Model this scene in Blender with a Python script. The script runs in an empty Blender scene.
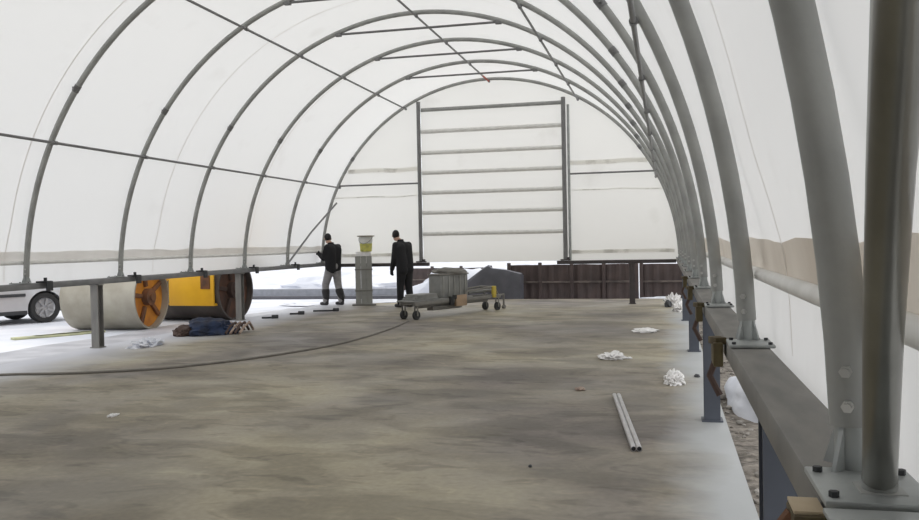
import bpy, bmesh, math, random
from mathutils import Vector, Matrix, noise
random.seed(7)
SC = bpy.context.scene
COL = SC.collection
PI = math.pi

# ------------------------------------------------------------ camera, sky, exposure
F_PX, YAW, PITCH, ROLL = 862.64, -0.23407, -0.01964, -0.01918
CAM = Vector((3.8934, -19.6236, 1.4301))
fw = Vector((math.sin(YAW)*math.cos(PITCH), math.cos(YAW)*math.cos(PITCH), math.sin(PITCH)))
rt = Vector((math.cos(YAW), -math.sin(YAW), 0)); up = rt.cross(fw)
R2 = math.cos(ROLL)*rt + math.sin(ROLL)*up
U2 = -math.sin(ROLL)*rt + math.cos(ROLL)*up
cd = bpy.data.cameras.new('camera'); cam = bpy.data.objects.new('camera', cd); COL.objects.link(cam)
cd.sensor_width = 36.0; cd.lens = F_PX/919*36.0; cd.clip_start = 0.02; cd.clip_end = 500
m = Matrix((R2, U2, -fw)).transposed().to_4x4(); m.translation = CAM
cam.matrix_world = m
SC.camera = cam

world = bpy.data.worlds.new('overcast_sky'); SC.world = world; world.use_nodes = True
wn = world.node_tree; wn.nodes.clear()
wo = wn.nodes.new('ShaderNodeOutputWorld'); wb = wn.nodes.new('ShaderNodeBackground')
wc = wn.nodes.new('ShaderNodeTexCoord'); wsep = wn.nodes.new('ShaderNodeSeparateXYZ')
wr = wn.nodes.new('ShaderNodeValToRGB')
wr.color_ramp.elements[0].position = 0.0; wr.color_ramp.elements[0].color = (0.93, 0.96, 1.0, 1)
wr.color_ramp.elements[1].position = 0.7; wr.color_ramp.elements[1].color = (1.0, 1.0, 1.0, 1)
wn.links.new(wc.outputs['Generated'], wsep.inputs[0]); wn.links.new(wsep.outputs['Z'], wr.inputs[0])
wn.links.new(wr.outputs[0], wb.inputs[0]); wn.links.new(wb.outputs[0], wo.inputs[0])
wb.inputs[1].default_value = 1.55
SC.view_settings.view_transform = 'Standard'; SC.view_settings.look = 'None'
SC.view_settings.gamma = 1.0; SC.view_settings.use_curve_mapping = False
SC.view_settings.exposure = 0.0
SC.cycles.max_bounces = 16; SC.cycles.diffuse_bounces = 10; SC.cycles.transmission_bounces = 8
SC.cycles.use_denoising = True

# ------------------------------------------------------------ materials
def mat(name, col, rough=0.6, metal=0.0, col2=None, scale=8.0, detail=4.0, bump=0.0, bscale=40.0, stretch=(1, 1, 1), lo=0.35, hi=0.65):
    m = bpy.data.materials.new(name); m.use_nodes = True
    nt = m.node_tree; b = nt.nodes['Principled BSDF']
    b.inputs['Roughness'].default_value = rough; b.inputs['Metallic'].default_value = metal
    tc = nt.nodes.new('ShaderNodeTexCoord'); mp = nt.nodes.new('ShaderNodeMapping'); mp.inputs['Scale'].default_value = stretch
    nt.links.new(tc.outputs['Object'], mp.inputs[0])
    n = nt.nodes.new('ShaderNodeTexNoise'); n.inputs['Scale'].default_value = scale; n.inputs['Detail'].default_value = detail
    nt.links.new(mp.outputs[0], n.inputs['Vector'])
    r = nt.nodes.new('ShaderNodeValToRGB')
    c2 = col2 or tuple(c*0.82 for c in col)
    r.color_ramp.elements[0].position = lo; r.color_ramp.elements[0].color = (*c2, 1)
    r.color_ramp.elements[1].position = hi; r.color_ramp.elements[1].color = (*col, 1)
    nt.links.new(n.outputs['Fac'], r.inputs[0]); nt.links.new(r.outputs[0], b.inputs['Base Color'])
    if bump:
        n2 = nt.nodes.new('ShaderNodeTexNoise'); n2.inputs['Scale'].default_value = bscale; n2.inputs['Detail'].default_value = 5
        nt.links.new(tc.outputs['Object'], n2.inputs['Vector'])
        bp = nt.nodes.new('ShaderNodeBump'); bp.inputs['Strength'].default_value = bump; bp.inputs['Distance'].default_value = 0.02
        nt.links.new(n2.outputs['Fac'], bp.inputs['Height']); nt.links.new(bp.outputs[0], b.inputs['Normal'])
    return m

def fabric_mat(name, col, stain, trans=0.5, stain_lo=0.62, stain_hi=0.8, scale=1.3):
    m = bpy.data.materials.new(name); m.use_nodes = True
    nt = m.node_tree; nt.nodes.clear(); N = nt.nodes.new; L = nt.links.new
    out = N('ShaderNodeOutputMaterial'); mix = N('ShaderNodeMixShader'); d = N('ShaderNodeBsdfDiffuse'); t = N('ShaderNodeBsdfTranslucent')
    tc = N('ShaderNodeTexCoord'); n1 = N('ShaderNodeTexNoise'); n1.inputs['Scale'].default_value = scale; n1.inputs['Detail'].default_value = 6
    L(tc.outputs['Object'], n1.inputs['Vector'])
    r = N('ShaderNodeValToRGB'); r.color_ramp.elements[0].position = stain_lo; r.color_ramp.elements[0].color = (*col, 1)
    r.color_ramp.elements[1].position = stain_hi; r.color_ramp.elements[1].color = (*stain, 1)
    L(n1.outputs['Fac'], r.inputs[0]); L(r.outputs[0], d.inputs[0]); L(r.outputs[0], t.inputs[0])
    bp = N('ShaderNodeBump'); bp.inputs['Strength'].default_value = 0.25; bp.inputs['Distance'].default_value = 0.05
    n2 = N('ShaderNodeTexNoise'); n2.inputs['Scale'].default_value = 2.2; n2.inputs['Detail'].default_value = 3
    L(tc.outputs['Object'], n2.inputs['Vector']); L(n2.outputs['Fac'], bp.inputs['Height']); L(bp.outputs[0], d.inputs['Normal'])
    mix.inputs[0].default_value = trans; L(d.outputs[0], mix.inputs[1]); L(t.outputs[0], mix.inputs[2]); L(mix.outputs[0], out.inputs[0])
    return m

def concrete_mat():
    m = bpy.data.materials.new('concrete'); m.use_nodes = True
    nt = m.node_tree; N = nt.nodes.new; L = nt.links.new; b = nt.nodes['Principled BSDF']
    tc = N('ShaderNodeTexCoord')
    def noi(sc, det, st=(1, 1, 1), dist=0.0):
        mp = N('ShaderNodeMapping'); mp.inputs['Scale'].default_value = st; L(tc.outputs['Object'], mp.inputs[0])
        n = N('ShaderNodeTexNoise'); n.inputs['Scale'].default_value = sc; n.inputs['Detail'].default_value = det; n.inputs['Distortion'].default_value = dist
        L(mp.outputs[0], n.inputs['Vector']); return n.outputs['Fac']
    def ramp(src, p0, c0, p1, c1):
        r = N('ShaderNodeValToRGB'); r.color_ramp.elements[0].position = p0; r.color_ramp.elements[0].color = (*c0, 1)
        r.color_ramp.elements[1].position = p1; r.color_ramp.elements[1].color = (*c1, 1); L(src, r.inputs[0]); return r.outputs[0]
    def mixc(fac, a, c, mode='MIX', f=None):
        x = N('ShaderNodeMixRGB'); x.blend_type = mode
        if fac is None: x.inputs[0].default_value = f
        else: L(fac, x.inputs[0])
        for i, v in ((1, a), (2, c)):
            if isinstance(v, tuple): x.inputs[i].default_value = (*v, 1)
            else: L(v, x.inputs[i])
        return x.outputs[0]
    base = ramp(noi(0.35, 5, (1, 0.8, 1), 0.4), 0.36, CONC_A, 0.62, CONC_B)
    blot = ramp(noi(1.1, 6, (0.9, 1.5, 1), 0.6), 0.42, (0.60, 0.595, 0.59), 0.55, (1, 1, 1))
    c = mixc(None, base, blot, 'MULTIPLY', 0.75)
    streak = ramp(noi(2.4, 6, (0.8, 1.7, 1), 1.2), 0.36, (0.62, 0.61, 0.60), 0.45, (1, 1, 1))
    c = mixc(None, c, streak, 'MULTIPLY', 0.7)
    spot = ramp(noi(5.5, 7, (0.8, 1.4, 1), 0.8), 0.58, (1, 1, 1), 0.70, (1.28, 1.25, 1.2)); c = mixc(None, c, spot, 'MULTIPLY', 0.7)
    fine = ramp(noi(22, 6), 0.35, (0.88, 0.88, 0.88), 0.65, (1.05, 1.05, 1.05))
    c = mixc(None, c, fine, 'MULTIPLY', 0.8)
    # daylight sheen painted along the slab's left edge, paler concrete at the right
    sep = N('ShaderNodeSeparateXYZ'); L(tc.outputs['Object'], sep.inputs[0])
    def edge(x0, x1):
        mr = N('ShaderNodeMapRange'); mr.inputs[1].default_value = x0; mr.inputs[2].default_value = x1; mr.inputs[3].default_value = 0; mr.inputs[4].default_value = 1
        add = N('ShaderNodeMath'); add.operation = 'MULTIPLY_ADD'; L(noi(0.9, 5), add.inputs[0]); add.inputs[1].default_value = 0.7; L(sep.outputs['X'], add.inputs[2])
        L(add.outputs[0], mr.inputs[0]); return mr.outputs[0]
    c = mixc(edge(-2.5, -3.6), c, EDGE_SHEEN)
    c = mixc(edge(4.2, 4.55), c, (0.36, 0.37, 0.37))
    L(c, b.inputs['Base Color'])
    rr = ramp(noi(0.8, 4), 0.4, (0.55, 0.55, 0.55), 0.6, (0.8, 0.8, 0.8)); L(rr, b.inputs['Roughness'])
    bp = N('ShaderNodeBump'); bp.inputs['Strength'].default_value = 0.15; bp.inputs['Distance'].default_value = 0.01
    L(noi(14, 6), bp.inputs['Height']); L(bp.outputs[0], b.inputs['Normal'])
    return m

CONC_A, CONC_B = (0.185, 0.163, 0.142), (0.355, 0.315, 0.225)
EDGE_SHEEN = (0.46, 0.465, 0.50)
M = {}
M['fabric'] = fabric_mat('white_membrane', (0.86, 0.855, 0.84), (0.80, 0.79, 0.77))
M['end_fabric'] = fabric_mat('white_end_membrane', (0.88, 0.865, 0.82), (0.76, 0.74, 0.69), scale=0.9)
M['hem'] = fabric_mat('double_hem', (0.80, 0.75, 0.68), (0.62, 0.56, 0.49), stain_lo=0.4, stain_hi=0.7)
M['hem_pale'] = fabric_mat('pale_double_hem', (0.85, 0.83, 0.80), (0.72, 0.69, 0.65), stain_lo=0.4, stain_hi=0.8)
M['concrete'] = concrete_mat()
M['steel'] = mat('galvanised_steel', (0.37, 0.375, 0.358), 0.55, 0.08, (0.29, 0.295, 0.283), scale=5, bump=0.05)
M['thin_steel'] = mat('galvanised_thin_pipe', (0.22, 0.22, 0.22), 0.5, 0.25, scale=6)
M['dark_pipe'] = mat('dark_pipe_steel', (0.30, 0.30, 0.28), 0.34, 0.92, (0.22, 0.22, 0.205), scale=5)
M['stub'] = mat('bright_galvanised', (0.40, 0.42, 0.41), 0.45, 0.35, (0.32, 0.335, 0.33), scale=12)
M['beam'] = mat('dull_beam_steel', (0.235, 0.225, 0.205), 0.6, 0.2, (0.17, 0.165, 0.155), scale=3, detail=6, stretch=(4, 1, 1))
M['post'] = mat('blue_grey_paint', (0.075, 0.084, 0.106), 0.55, 0.0, (0.06, 0.067, 0.085), scale=4)
M['dark_post'] = mat('dark_brown_paint', (0.06, 0.05, 0.05), 0.6)
M['bolt'] = mat('bolt_zinc', (0.6, 0.6, 0.58), 0.35, 0.7)
M['black'] = mat('black_rubber', (0.02, 0.02, 0.02), 0.7)
M['door_bar'] = mat('pale_pocket_pipe', (0.80, 0.79, 0.76), 0.6, 0.0, (0.72, 0.71, 0.68))
M['snow'] = mat('snow', (0.76, 0.77, 0.81), 0.85, 0, (0.56, 0.58, 0.64), scale=0.8, detail=8, bump=0.5, bscale=6)
M['slush'] = mat('grey_slush', (0.50, 0.50, 0.53), 0.5, 0, (0.33, 0.33, 0.36), scale=1.6, detail=7, bump=0.3, bscale=8)
M['gravel'] = mat('gravel', (0.26, 0.23, 0.195), 0.9, 0, (0.08, 0.068, 0.055), scale=14, detail=8, bump=1.0, bscale=30)
M['stone'] = mat('stone', (0.36, 0.34, 0.31), 0.9, 0, (0.16, 0.14, 0.12), scale=6)
M['fence'] = mat('dark_brown_sheet', (0.075, 0.052, 0.047), 0.6, 0.1, (0.05, 0.036, 0.034), scale=3, detail=6)
M['fence_rail'] = mat('weathered_rail', (0.15, 0.12, 0.105), 0.7, 0, (0.05, 0.04, 0.036), scale=2.5)
M['slate'] = mat('dark_slate_tarp', (0.085, 0.085, 0.10), 0.6, 0, (0.06, 0.06, 0.07), scale=4)
M['kerb'] = mat('blue_grey_kerb', (0.24, 0.25, 0.28), 0.7)
M['kerb_dark'] = mat('dark_grey_kerb', (0.10, 0.10, 0.115), 0.7)
M['drum'] = mat('worn_drum_steel', (0.38, 0.355, 0.295), 0.45, 0.25, (0.28, 0.255, 0.205), scale=2.5, detail=6)
M['drum_dark'] = mat('dirty_drum_steel', (0.10, 0.085, 0.075), 0.55, 0.2, (0.06, 0.05, 0.045), scale=3)
M['orange'] = mat('orange_paint', (0.72, 0.30, 0.03), 0.5, 0, (0.45, 0.15, 0.02), scale=3)
M['yellow'] = mat('machine_yellow', (0.85, 0.47, 0.02), 0.45, 0, (0.74, 0.38, 0.015), scale=2)
M['disc_dark'] = mat('dirty_orange_disc', (0.16, 0.075, 0.045), 0.8, 0, (0.07, 0.04, 0.03), scale=3)
M['rust'] = mat('rusty_orange', (0.22, 0.09, 0.035), 0.8, 0, (0.10, 0.05, 0.03), scale=5)
M['car_paint'] = mat('silver_car_paint', (0.52, 0.53, 0.55), 0.3, 0.3, (0.50, 0.51, 0.53))
M['car_trim'] = mat('dark_car_plastic', (0.035, 0.037, 0.04), 0.6)
M['car_glass'] = mat('dark_car_glass', (0.03, 0.04, 0.045), 0.08)
M['rim'] = mat('alloy_rim', (0.42, 0.42, 0.43), 0.35, 0.5)
M['navy'] = mat('navy_cloth', (0.015, 0.03, 0.075), 0.8, 0, (0.012, 0.015, 0.03), scale=6, bump=0.4, bscale=15)
M['rope'] = mat('tan_rope', (0.38, 0.30, 0.24), 0.9, 0, (0.22, 0.15, 0.12), scale=20)
M['brown_wood'] = mat('dark_red_wood', (0.075, 0.045, 0.035), 0.8)
M['pale_yellow'] = mat('pale_yellow_board', (0.50, 0.50, 0.30), 0.7, 0, (0.36, 0.37, 0.24), scale=5)
M['cable'] = mat('grey_brown_cable', (0.19, 0.175, 0.15), 0.8)
M['tube'] = mat('shiny_tube', (0.46, 0.45, 0.44), 0.3, 0.6, (0.38, 0.36, 0.36), scale=8)
M['white_plastic'] = mat('white_plastic', (0.82, 0.81, 0.80), 0.5, 0, (0.7, 0.68, 0.66), scale=20)
M['grey_block'] = mat('grey_profile', (0.30, 0.30, 0.275), 0.6, 0.1, (0.25, 0.25, 0.23), scale=5)
M['cart_frame'] = mat('cart_steel', (0.20, 0.19, 0.17), 0.6, 0.2)
M['cart_load'] = mat('galvanised_load', (0.24, 0.24, 0.225), 0.5, 0.2, (0.19, 0.19, 0.18), scale=6)
M['clamp_yellow'] = mat('clamp_yellow', (0.55, 0.42, 0.06), 0.6)
M['tan'] = mat('tan_part', (0.36, 0.25, 0.16), 0.7)
M['olive'] = mat('olive_wood', (0.13, 0.105, 0.045), 0.8, 0, (0.07, 0.05, 0.028), scale=9)
M['cut_wood'] = mat('cut_wood_end', (0.50, 0.40, 0.27), 0.8)
M['bucket'] = mat('cloudy_plastic', (0.72, 0.72, 0.68), 0.4)
M['bucket_yellow'] = mat('yellow_filling', (0.62, 0.58, 0.13), 0.6, 0, (0.42, 0.42, 0.12), scale=14)
M['skin'] = mat('skin', (0.50, 0.31, 0.23), 0.6)
M['black_cloth'] = mat('black_cloth', (0.012, 0.012, 0.014), 0.85)
M['grey_cloth'] = mat('grey_work_trousers', (0.30, 0.29, 0.285), 0.85, 0, (0.20, 0.19, 0.19), scale=8)
M['boot'] = mat('dark_boot', (0.028, 0.026, 0.027), 0.7)
M['hair'] = mat('dark_hair', (0.012, 0.010, 0.010), 0.7)
M['red_tape'] = mat('red_tape', (0.42, 0.10, 0.07), 0.7)

# ------------------------------------------------------------ mesh helpers
def link(name, bm, material, parent=None, smooth=True, bevel=0.0):
    if bevel:
        es = [e for e in bm.edges if len(e.link_faces) == 2 and e.calc_face_angle(0) > 0.6]
        if es: bmesh.ops.bevel(bm, geom=es, offset=bevel, segments=2, affect='EDGES', profile=0.5, clamp_overlap=True)
    me = bpy.data.meshes.new(name); bm.normal_update(); bm.to_mesh(me); bm.free()
    if isinstance(material, (list, tuple)):
        for q in material: me.materials.append(M[q])
    else: me.materials.append(M[material])
    if smooth:
        for p in me.polygons: p.use_smooth = True
        try: me.set_sharp_from_angle(angle=0.7)
        except Exception: pass
    o = bpy.data.objects.new(name, me); COL.objects.link(o)
    if parent is not None: o.parent = parent
    return o
def tag(o, label=None, cat=None, group=None, kind=None):
    if label: o['label'] = label
    if cat: o['category'] = cat
    if group: o['group'] = group
    if kind: o['kind'] = kind
    return o
def thing(name, label, cat, loc=(0, 0, 0), rz=0.0, group=None):
    o = bpy.data.objects.new(name, None); COL.objects.link(o); o.location = loc; o.rotation_euler = (0, 0, rz)
    o.empty_display_size = 0.1
    return tag(o, label, cat, group)
def copy_tree(o, parent=None):
    c = o.copy(); COL.objects.link(c)
    if parent is not None: c.parent = parent
    for ch in [x for x in COL.objects if x.parent == o]:
        copy_tree(ch, c)
    return c
def box(bm, c, s, rot=None):
    r = bmesh.ops.create_cube(bm, size=1.0)
    mt = Matrix.Translation(Vector(c)) @ (rot.to_4x4() if rot else Matrix.Identity(4)) @ Matrix.Diagonal((*s, 1))
    bmesh.ops.transform(bm, matrix=mt, verts=r['verts']); return r['verts']
def frame(d):
    d = d.normalized(); a = Vector((0, 0, 1)) if abs(d.z) < 0.9 else Vector((0, 1, 0))
    u = d.cross(a).normalized(); return u, d.cross(u).normalized()
def tube(bm, pts, r, n=12, caps=True):
    pts = [Vector(p) for p in pts]; rings = []
    u0 = None
    for i, p in enumerate(pts):
        d = (pts[min(i+1, len(pts)-1)] - pts[max(i-1, 0)]).normalized()
        if u0 is None: u, v = frame(d)
        else:
            u = (u0 - d*u0.dot(d)).normalized(); v = d.cross(u)
        u0 = u
        rr = r[i] if isinstance(r, (list, tuple)) else r
        rings.append([bm.verts.new(p + rr*(math.cos(2*PI*k/n)*u + math.sin(2*PI*k/n)*v)) for k in range(n)])
    for a, b in zip(rings, rings[1:]):
        for k in range(n): bm.faces.new((a[k], a[(k+1) % n], b[(k+1) % n], b[k]))
    if caps: bm.faces.new(rings[0][::-1]); bm.faces.new(rings[-1])
def hollow(bm, a, b, ro, ri, n=20):
    a, b = Vector(a), Vector(b); u, v = frame(b-a)
    R = [[bm.verts.new(p + r*(math.cos(2*PI*k/n)*u + math.sin(2*PI*k/n)*v)) for k in range(n)] for p, r in ((a, ro), (b, ro), (b, ri), (a, ri))]
    for i in range(4):
        A, B = R[i], R[(i+1) % 4]
        for k in range(n): bm.faces.new((A[k], A[(k+1) % n], B[(k+1) % n], B[k]))
def prism(bm, poly, y0, y1):          # polygon in x,z extruded along y
    A = [bm.verts.new((x, y0, z)) for x, z in poly]; B = [bm.verts.new((x, y1, z)) for x, z in poly]
    bm.faces.new(A); bm.faces.new(B[::-1]); n = len(poly)
    for k in range(n): bm.faces.new((A[k], B[k], B[(k+1) % n], A[(k+1) % n]))
    bmesh.ops.recalc_face_normals(bm, faces=bm.faces[:])
def ball(bm, c, s, sub=3, rot=None):
    r = bmesh.ops.create_icosphere(bm, subdivisions=sub, radius=1.0)
    mt = Matrix.Translation(Vector(c)) @ (rot.to_4x4() if rot else Matrix.Identity(4)) @ Matrix.Diagonal((*s, 1))
    bmesh.ops.transform(bm, matrix=mt, verts=r['verts']); return r['verts']
def lathe(bm, prof, n=24, mt=None):   # (r,z) profile around z
    rings = [[bm.verts.new((r*math.cos(2*PI*k/n), r*math.sin(2*PI*k/n), z)) for k in range(n)] for r, z in prof]
    for a, b in zip(rings, rings[1:]):
        for k in range(n): bm.faces.new((a[k], a[(k+1) % n], b[(k+1) % n], b[k]))
    if mt is not None: bmesh.ops.transform(bm, matrix=mt, verts=[v for r in rings for v in r])
    return rings
def ibeam(bm, w, h, t, z0, z1):       # H section standing on end, flanges across x
    for c, s in (((0, h/2-t/2), (w, t)), ((0, -h/2+t/2), (w, t)), ((0, 0), (t*0.8, h-2*t))):
        box(bm, (c[0], c[1], (z0+z1)/2), (s[0], s[1], z1-z0))

# ------------------------------------------------------------ the hall's geometry
RA, RB, ZC = 4.21, 4.25, 0.955
BEAM_TOP = 1.01
N_ARCH = 11
Y_END, Y_NEAR = 0.0, -20.0
def arc(t, y, off=0.0):
    return Vector(((RA+off)*math.cos(t), y, ZC+(RB+off)*math.sin(t)))

# ---- ground, slab
bm = bmesh.new()
def snow_h(x, y):
    h = 0.10*noise.noise(Vector((x*0.35, y*0.35, 3.0))) + 0.05*noise.noise(Vector((x*1.1, y*1.1, 1.0)))
    far = max(0.0, min(1.0, (y-4.0)/5.0)); left = max(0.0, min(1.0, (-x-11.0)/6.0))
    return -0.06 + (h*0.5-0.02)*max(far, left) + 0.30*far*max(0, noise.noise(Vector((x*0.5, y*0.5, 9.0))))
gx = [-60, -40, -28] + [-20+i*0.5 for i in range(0, 81)] + [28, 40, 60]
gy = [-60, -40] + [-26+i*1.0 for i in range(0, 26)] + [i*0.4 for i in range(0, 60)] + [30, 45, 70]
gv = [[bm.verts.new((x, y, snow_h(x, y))) for x in gx] for y in gy]
for j in range(len(gy)-1):
    for i in range(len(gx)-1): bm.faces.new((gv[j][i], gv[j][i+1], gv[j+1][i+1], gv[j+1][i]))
tag(link('ground', bm, 'snow'), kind='structure')

bm = bmesh.new(); box(bm, (0.01, -11.65, -0.15), (8.66, 26.7, 0.30))
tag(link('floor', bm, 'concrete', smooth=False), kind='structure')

bm = bmesh.new()                                         # earth strip along the right of the slab
nx, ny = 90, 200
gv = [[bm.verts.new((4.345+i*0.09+0.0, -21+j*0.13, -0.03+0.018*noise.noise(Vector((i*0.35, j*0.45, 0)))+0.012*noise.noise(Vector((i*1.3, j*1.5, 5))))) for i in range(nx)] for j in range(ny)]
for j in range(ny-1):
    for i in range(nx-1): bm.faces.new((gv[j][i], gv[j][i+1], gv[j+1][i+1], gv[j+1][i]))
tag(link('earth_strip', bm, 'gravel'), kind='structure')
bm = bmesh.new()
for i in range(700):
    s = random.uniform(0.008, 0.035); x = 4.37+random.random()**1.3*0.9; y = random.uniform(-18.5, -5)
    vs = ball(bm, (x, y, -0.03+s*0.25), (s, s*random.uniform(.6, 1.3), s*random.uniform(.5, .9)), 1)
    for v in vs: v.co += Vector((random.uniform(-1, 1), random.uniform(-1, 1), random.uniform(-1, 1)))*s*0.18
tag(link('gravel_stones', bm, 'stone', smooth=False), 'loose grey and brown stones on the earth right of the slab', 'gravel', kind='stuff')

bm = bmesh.new(); rows = []                              # trodden wet slush between slab and clean snow
for j in range(90):
    y = -22+j*0.24; wdt = 1.55+0.5*noise.noise(Vector((y*0.5, 0, 4)))-max(0, (y+9)*0.11)
    rows.append([bm.verts.new((-4.325-wdt*i/8, y, -0.045+0.012*noise.noise(Vector((i*0.5, y*2, 2)))-(0.03 if i == 8 else 0))) for i in range(9)])
for a, b in zip(rows, rows[1:]):
    for i in range(8): bm.faces.new((a[i], b[i], b[i+1], a[i+1]))
bmesh.ops.recalc_face_normals(bm, faces=bm.faces[:])
if bm.faces[0].normal.z < 0: bmesh.ops.reverse_faces(bm, faces=bm.faces[:])
tag(link('slush_strip', bm, 'slush'), kind='structure')

# ---- membrane shell
def fab_off(t):
    z = ZC+RB*math.sin(t)
    k = max(0.0, min(1.0, (1.75-z)/0.4)); return 0.05+0.055*k
def shell(name, t0, t1, n, extra=None):
    bm = bmesh.new(); ys = [Y_NEAR-0.1+i*(0.25) for i in range(82)]; ys = [min(y, 0.13) for y in ys]
    prof = []
    for i in range(n+1): prof.append(t0+(t1-t0)*i/n)
    rows = []
    for y in ys:
        row = []
        for t in prof:
            ph = (y % 2.0)/2.0; sag = -0.012*math.sin(PI*ph)
            w = 0.006*noise.noise(Vector((t*9, y*2.2, 0)))
            row.append(bm.verts.new(arc(t, y, fab_off(t)+sag+w)))
        rows.append(row)
    for a, b in zip(rows, rows[1:]):
        for i in range(n): bm.faces.new((a[i], a[i+1], b[i+1], b[i]))
    if extra:                                            # loose skirt below the arch's springing
        idx = 0 if extra == 'start' else n
        last = [r[idx] for r in rows]
        for dz in (-0.012, -0.006):
            new = []
            for k, v in enumerate(last):
                new.append(bm.verts.new((v.co.x+math.copysign(0.004*math.sin(k*1.7), v.co.x), v.co.y, ZC-dz+0.0)))
            for k in range(len(last)-1):
                bm.faces.new((last[k], last[k+1], new[k+1], new[k]))
            last = new
    return tag(link(name, bm, 'fabric'), kind='structure')
shell('wall_right', 0.0, 0.75, 26, 'start')
shell('ceiling', 0.75, PI-0.75, 50)
shell('wall_left', PI-0.75, PI, 26, 'end')

def zt(z): return math.asin((z-ZC)/RB)
for side, nm in ((1, 'trim_1'), (-1, 'trim_2')):          # doubled hem band low on each side
    bm = bmesh.new(); rows = []
    for k in range(121):
        y = Y_NEAR + k*(20.1/120)
        row = []
        for z in (1.29, 1.33, 1.37, 1.415):
            t = zt(z+(0.03 if z > 1.4 else 0.01)*noise.noise(Vector((y*1.7, side, z)))); t = t if side > 0 else PI-t
            row.append(bm.verts.new(arc(t, y, fab_off(t)-0.022)))
        rows.append(row)
    for a, b in zip(rows, rows[1:]):
        for i in range(3): bm.faces.new((a[i], a[i+1], b[i+1], b[i]))
    tag(link(nm, bm, 'hem' if side > 0 else 'hem_pale'), kind='structure')

seam_bm = bmesh.new()                                     # welded membrane seams
for y in (-3.75, -7.02, -10.3, -13.5, -16.65):
    rows = []
    for i in range(81):
        t = 0.02+(PI-0.04)*i/80
        rows.append([seam_bm.verts.new(arc(t, y+d, fab_off(t)-0.022)) for d in (-0.010, 0.010)])
    for a, b in zip(rows, rows[1:]): seam_bm.faces.new((a[0], a[1], b[1], b[0]))
tag(link('trim_3', seam_bm, 'hem_pale'), kind='structure')

# ---- end walls
def gable(name, y, door, material):
    bm = bmesh.new(); o = 0.05
    def ztop(x): return ZC+(RB+o)*math.sqrt(max(0, 1-(x/(RA+o))**2))
    def strip(x0, x1, zlo, n, nz=10):
        cols = []
        for i in range(n+1):
            x = x0+(x1-x0)*i/n; zt_ = max(ztop(x), zlo)
            cols.append([bm.verts.new((x, y+0.012*noise.noise(Vector((x*1.1, zlo+(zt_-zlo)*j/nz, y))), zlo+(zt_-zlo)*j/nz)) for j in range(nz+1)])
        for a, b in zip(cols, cols[1:]):
            for j in range(nz): bm.faces.new((a[j], b[j], b[j+1], a[j+1]))
    if door:
        strip(-RA-o, -1.72, 0.93, 24); strip(-1.72, 1.72, 4.62, 24, 4); strip(1.72, RA+o, 0.93, 24)
    else: strip(-RA-o, RA+o, 0.93, 40)
    return tag(link(name, bm, material), kind='structure')
gable('wall_back', 0.13, True, 'end_fabric')
M['unseen_front'] = mat('unseen_dark_gable', (0.045, 0.042, 0.04), 0.8)  # near gable out of view, coloured dark so the nearest brace reflects dark
gable('wall_front_unseen', -20.1, False, 'unseen_front')

bm = bmesh.new()                                          # hem band on the end wall, two sides of the door
for x0, x1 in ((-4.1, -1.75), (1.75, 4.1)):
    rows = []
    for i in range(25):
        x = x0+(x1-x0)*i/24
        rows.append([bm.verts.new((x, 0.10, z+0.02*noise.noise(Vector((x, 2, z))))) for z in (1.14, 1.18, 1.22)])
    for a, b in zip(rows, rows[1:]):
        for j in range(2): bm.faces.new((a[j], b[j], b[j+1], a[j+1]))
    for z0, z1 in ((3.16, 3.26), (2.56, 2.585)):          # old fold marks higher up are strips of doubled cloth
        lim = RA*math.sqrt(max(0, 1-((z1-ZC)/RB)**2))
        a0, a1 = max(x0, -lim), min(x1, lim); rows = []
        for i in range(25):
            x = a0+(a1-a0)*i/24
            rows.append([bm.verts.new((x, 0.105, z+0.03*noise.noise(Vector((x*1.5, 5, z0))))) for z in (z0, z1)])
        for a, b in zip(rows, rows[1:]): bm.faces.new((a[0], b[0], b[1], a[1]))
M['fold'] = fabric_mat('folded_end_cloth', (0.86, 0.845, 0.80), (0.62, 0.60, 0.56), stain_lo=0.48, stain_hi=0.62, scale=2.5)
tag(link('trim_4', bm, 'fold'), kind='structure')

# ---- roll-up door in the far end wall
dr = bpy.data.objects.new('door_1', None); COL.objects.link(dr); dr.location = (0, 0, 0.97); tag(dr, kind='structure')
bm = bmesh.new(); zs = [4.58, 4.07, 3.57, 3.10, 2.63, 2.16, 1.66, 0.985]
cols = []
for i in range(31):
    x = -1.69+3.38*i/30; c = []
    for j, (a, b) in enumerate(zip(zs, zs[1:])):
        for q in range(6):
            f = q/6; c.append(bm.verts.new((x, 0.085+0.03*math.sin(PI*f)+0.006*noise.noise(Vector((x*2, j, f))), (a+(b-a)*f)-0.97)))
    c.append(bm.verts.new((x, 0.085, zs[-1]-0.97))); cols.append(c)
for a, b in zip(cols, cols[1:]):
    for j in range(len(a)-1): bm.faces.new((a[j], a[j+1], b[j+1], b[j]))
link('door_curtain', bm, 'end_fabric', dr)
for i, z in enumerate(zs[:-1]):
    bm = bmesh.new(); tube(bm, [(-1.66, 0.045, z-0.97+0.012*(0)), (1.66, 0.045, z-0.97)], 0.050 if i else 0.045, 10)
    link('door_bar' if i else 'door_head_bar', bm, 'door_bar' if i else 'steel', dr)
for x, mt_, r in ((-1.715, 'thin_steel', 0.048), (1.695, 'thin_steel', 0.05)):
    bm = bmesh.new(); tube(bm, [(x, 0.0, 0.02), (x, 0.0, 3.80 if x < 0 else 3.72)], r, 12); link('door_post', bm, mt_, dr)
    bm = bmesh.new(); box(bm, (x, 0, 0.035), (0.22, 0.16, 0.03)); box(bm, (x+0.06, 0, 0.07), (0.06, 0.10, 0.05)); link('post_foot', bm, 'dark_post', dr, bevel=0.006)
bm = bmesh.new(); tube(bm, [(1.80, 0.02, 0.02), (1.80, 0.02, 3.55)], 0.03, 12); link('guide_pipe', bm, 'stub', dr)

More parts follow.
